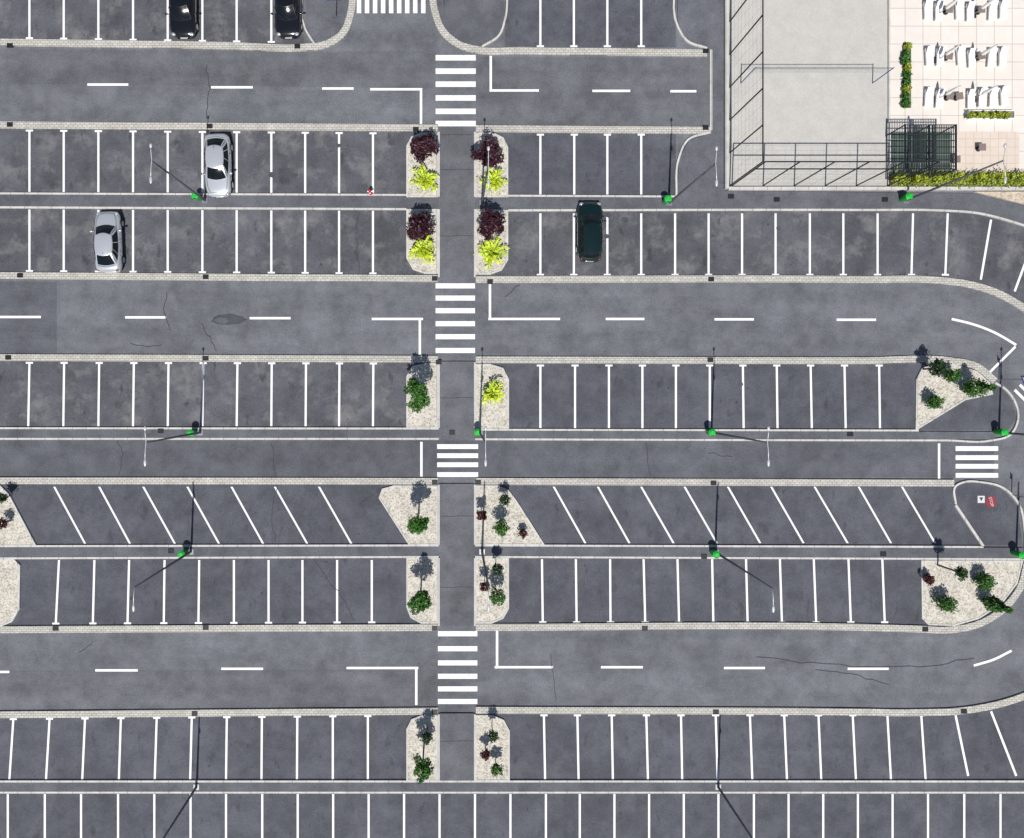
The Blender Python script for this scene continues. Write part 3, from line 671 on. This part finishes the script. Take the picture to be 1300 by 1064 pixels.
# ---------------------------------------------------------------- cars
def grid(m,f,nu,nv):
    vs=[f(i/nu,j/nv) for j in range(nv+1) for i in range(nu+1)]
    m.add(vs,[(j*(nu+1)+i,j*(nu+1)+i+1,(j+1)*(nu+1)+i+1,(j+1)*(nu+1)+i) for j in range(nv) for i in range(nu)])
def car(x,y,rz,paint,label,L=4.45,W=1.84,Hh=1.45,hatch=False):
    gx,gy=G(x,y,.9); t=thing('parked_car',label,'car',P(gx,gy,.016),rz,'cars parked in the bays')
    kx=W/1.78; ky=L/4.5; kz=Hh/1.45
    st=[(2.26,.40,.50),(2.22,.60,.60),(2.10,.75,.69),(1.80,.855,.77),(1.3,.885,.84),(.85,.89,.91),(0,.895,.93),(-1,.895,.94),(-1.6,.88,.97),(-1.98,.82,.95),(-2.16,.72,.88),(-2.25,.55,.62)]
    prof=[(.90,.24,0),(.985,.40,0),(1,.58,0),(.97,None,.14),(.90,None,.035),(.55,None,-.01),(0,None,-.025)]
    m=MB(); vs=[];n=len(prof)*2-1
    for (yy,hw,top) in st:
        half=[]
        for (a,z,d) in prof:
            zz=z if z is not None else top-d
            if z is not None: zz=min(z,top-.22)
            half.append((hw*a*kx,yy*ky,zz*kz))
        sec=half+[(-q[0],q[1],q[2]) for q in half[-2::-1]]; vs+=sec
    fs=[(i*n+k,i*n+k+1,(i+1)*n+k+1,(i+1)*n+k) for i in range(len(st)-1) for k in range(n-1)]
    fs+=[tuple(range(n)),tuple((len(st)-1)*n+k for k in range(n))[::-1]]
    m.add(vs,fs); m.build('body',paint,t,True,1)
    m=MB(); m.box((0,0,.25),(W*.8,L*.86,.12)); m.build('underbody',M['blackp'],t)
    yr=-1.75 if not hatch else -2.02; yrt=-1.0 if not hatch else -1.72
    belt=dict(f=1.02*ky,r=yr*ky,hf=.72*kx,hr=(.70 if not hatch else .70)*kx,hm=.81*kx,z=.90*kz); roof=dict(f=.28*ky,r=yrt*ky,hf=.52*kx,hr=.51*kx,hm=.585*kx,z=1.38*kz)
    def outline(d,u):
        s=int(u)%4; q=u-int(u)
        if s==0: return Vector((-d['hf']+2*d['hf']*q, d['f']+.16*math.sin(q*math.pi),d['z']))
        if s==1: return Vector((d['hf']+(d['hr']-d['hf'])*q+(d['hm']-(d['hf']+d['hr'])/2)*math.sin(q*math.pi)**.7, d['f']+(d['r']-d['f'])*q,d['z']))
        if s==2: return Vector((d['hr']-2*d['hr']*q, d['r']-.13*math.sin(q*math.pi),d['z']))
        return Vector((-(d['hr']+(d['hf']-d['hr'])*q+(d['hm']-(d['hf']+d['hr'])/2)*max(0,math.sin(q*math.pi))**.7), d['r']+(d['f']-d['r'])*q,d['z']))
    def S_(u,tt,o=0):
        a=outline(belt,u); b=outline(roof,u); p=a.lerp(b,tt); bul=.045*math.sin(tt*math.pi)+o
        s=int(u)%4; nn={0:Vector((0,.6,.8)),1:Vector((.9,0,.4)),2:Vector((0,-.6,.8)),3:Vector((-.9,0,.4))}[s]
        return p+nn*bul
    m=MB()
    for s in range(4): grid(m,lambda a,b,s=s:S_(s+min(a,.9999),b-.06*(1-b)),10,5)
    m.build('cabin',paint,t,True)
    m=MB()
    def rf(a,b):
        yq=roof['f']+.16*math.sin(a*math.pi); y2=roof['r']-.13*math.sin(a*math.pi); yy=yq+(y2-yq)*b
        hw=roof['hf']+(roof['hr']-roof['hf'])*b+(roof['hm']-(roof['hf']+roof['hr'])/2)*max(0,math.sin(b*math.pi))**.7
        return (-hw+2*hw*a,yy,roof['z']+.07*max(0,math.sin(a*math.pi))*max(0,math.sin(b*math.pi))**.6)
    grid(m,rf,10,12); m.build('roof',paint,t,True)
    def panel(name,u0,u1,t0,t1,mat=M['glass']):
        m=MB(); grid(m,lambda a,b:S_(u0+(u1-u0)*a,t0+(t1-t0)*b,.014),8,4); return m.build(name,mat,t,True)
    panel('windscreen',.05,.95,.04,.95); panel('rear_window',2.07,2.93,.12 if not hatch else .25,.93)
    ends=(.08,.40,.43,.73,.76,.92)
    for s in (1,3):
        for a,b in ((ends[0],ends[1]),(ends[2],ends[3]),(ends[4],ends[5])):
            if s==3: a,b=1-b,1-a
            panel('side_window',s+a,s+b,.08,.90)
    for sx in (-1,1):
        m=MB(); m.ell((sx*.60*kx,2.06*ky,.62*kz),(.17,.14,.08),12,6); m.build('headlight',M['clear'],t,True)
        m=MB(); m.ell((sx*.62*kx,-2.10*ky,.76*kz),(.13,.09,.09),12,6); m.build('tail_light',M['red'],t,True)
        m=MB(); m.ell((sx*.98*kx,.72*ky,.95*kz),(.11,.08,.07),10,6); m.box((sx*.86*kx,.74*ky,.92*kz),(.16,.04,.03)); m.build('wing_mirror',paint,t,True)
        for yy in (.15,-.75): m=MB(); m.box((sx*.89*kx,yy*ky,.78*kz),(.03,.16,.03)); m.build('door_handle',M['blackp'],t)
        for yy in (1.38,-1.32):
            m=MB(); m.tube([(sx*(.70)*kx,yy*ky,.315),(sx*.905*kx,yy*ky,.315)],.315,22); w=m.build('wheel',M['rubber'],t)
            m=MB(); m.tube([(sx*.90*kx,yy*ky,.315),(sx*.915*kx,yy*ky,.315)],.2,10); m.build('rim',M['rim'],w)
    m=MB(); m.box((0,2.22*ky,.45*kz),(.8,.05,.14)); m.build('grille',M['blackp'],t)
    m=MB(); m.box((0,2.255*ky,.40*kz),(.5,.02,.11)); m.build('number_plate',M['plate'],t); m=MB(); m.box((0,-2.25*ky,.55*kz),(.5,.02,.11)); m.build('number_plate',M['plate'],t)
    for sx in (-.35,.25):
        m=MB(); a=S_(.5+sx*.5,.04,.02); b=S_(.5+sx*.5+.25,.30,.02); m.tube([a,b],.012,4); m.build('wiper',M['blackp'],t)
    m=MB(); m.tube([(0,roof['r']+.1,roof['z']+.03),(0,roof['r']-.12,roof['z']+.18)],.008,4); m.build('antenna',M['blackp'],t)
    m=MB()
    for sx in (-1,1):
        for yy in (.85,-.12,-1.05): m.tube([(sx*.872*kx,yy*ky,.84*kz),(sx*.896*kx,yy*ky,.7*kz),(sx*.892*kx,yy*ky,.4*kz)],.007,3)
        m.tube([(sx*.70*kx,1.0*ky,.912*kz),(sx*.66*kx,1.6*ky,.85*kz),(sx*.52*kx,2.0*ky,.77*kz)],.010,3)
    m.tube([(-.52*kx,2.0*ky,.77*kz),(0,2.08*ky,.765*kz),(.52*kx,2.0*ky,.77*kz)],.010,3)
    if not hatch: m.tube([(-.6*kx,-1.80*ky,.985*kz),(0,-1.93*ky,.99*kz),(.6*kx,-1.80*ky,.985*kz)],.010,3)
    m.build('panel_seams',M['blackp'],t)
    return t
PI=math.pi
car(275,208,PI+.02,M['silver'],'silver saloon car in the second bay row, upper left',4.5,1.87)
car(135,306,.03,M['silver'],'silver saloon car in the third bay row at far left',4.4,1.87)
car(750,293,0,M['greenpaint'],'dark green hatchback alone in the third bay row, right of the walkway',4.3,1.84,1.5,True)
car(230,6,PI,M['black'],'black car at the top edge, left one of two, cut off by the frame',4.3,1.88,1.45,True)
car(364,6,PI+.01,M['black'],'black car at the top edge, right one of two, cut off by the frame',4.3,1.88,1.5,True)
# ---------------------------------------------------------------- light, world, camera
w=bpy.data.worlds.new('World'); sc.world=w; w.use_nodes=True; N=w.node_tree.nodes; L=w.node_tree.links
sk=N.new('ShaderNodeTexSky'); sk.sky_type='NISHITA'; sk.sun_disc=False; sk.sun_elevation=math.radians(60); sk.sun_rotation=math.radians(178)
L.new(sk.outputs[0],N['Background'].inputs['Color']); N['Background'].inputs['Strength'].default_value=.07
ld=bpy.data.lights.new('sun','SUN'); ld.energy=4.5; ld.angle=math.radians(.5); ld.color=(1,.97,.93)
lo=bpy.data.objects.new('sun',ld); COL.objects.link(lo); lo.rotation_euler=(math.radians(30),0,math.radians(-2))
cd=bpy.data.cameras.new('camera'); cam=bpy.data.objects.new('camera',cd); COL.objects.link(cam)
wid=1300/S; cx,cy,_=P(NX,NY); cam.location=(cx,cy,H); cam.rotation_euler=(0,0,0)
cd.sensor_width=36; cd.sensor_fit='HORIZONTAL'; cd.lens=36*H/wid; cd.shift_x=-cx/wid; cd.shift_y=-cy/wid; cd.clip_end=2000; cd.clip_start=.5
sc.camera=cam
sc.view_settings.view_transform='Standard'; sc.view_settings.look='None'; sc.view_settings.exposure=0
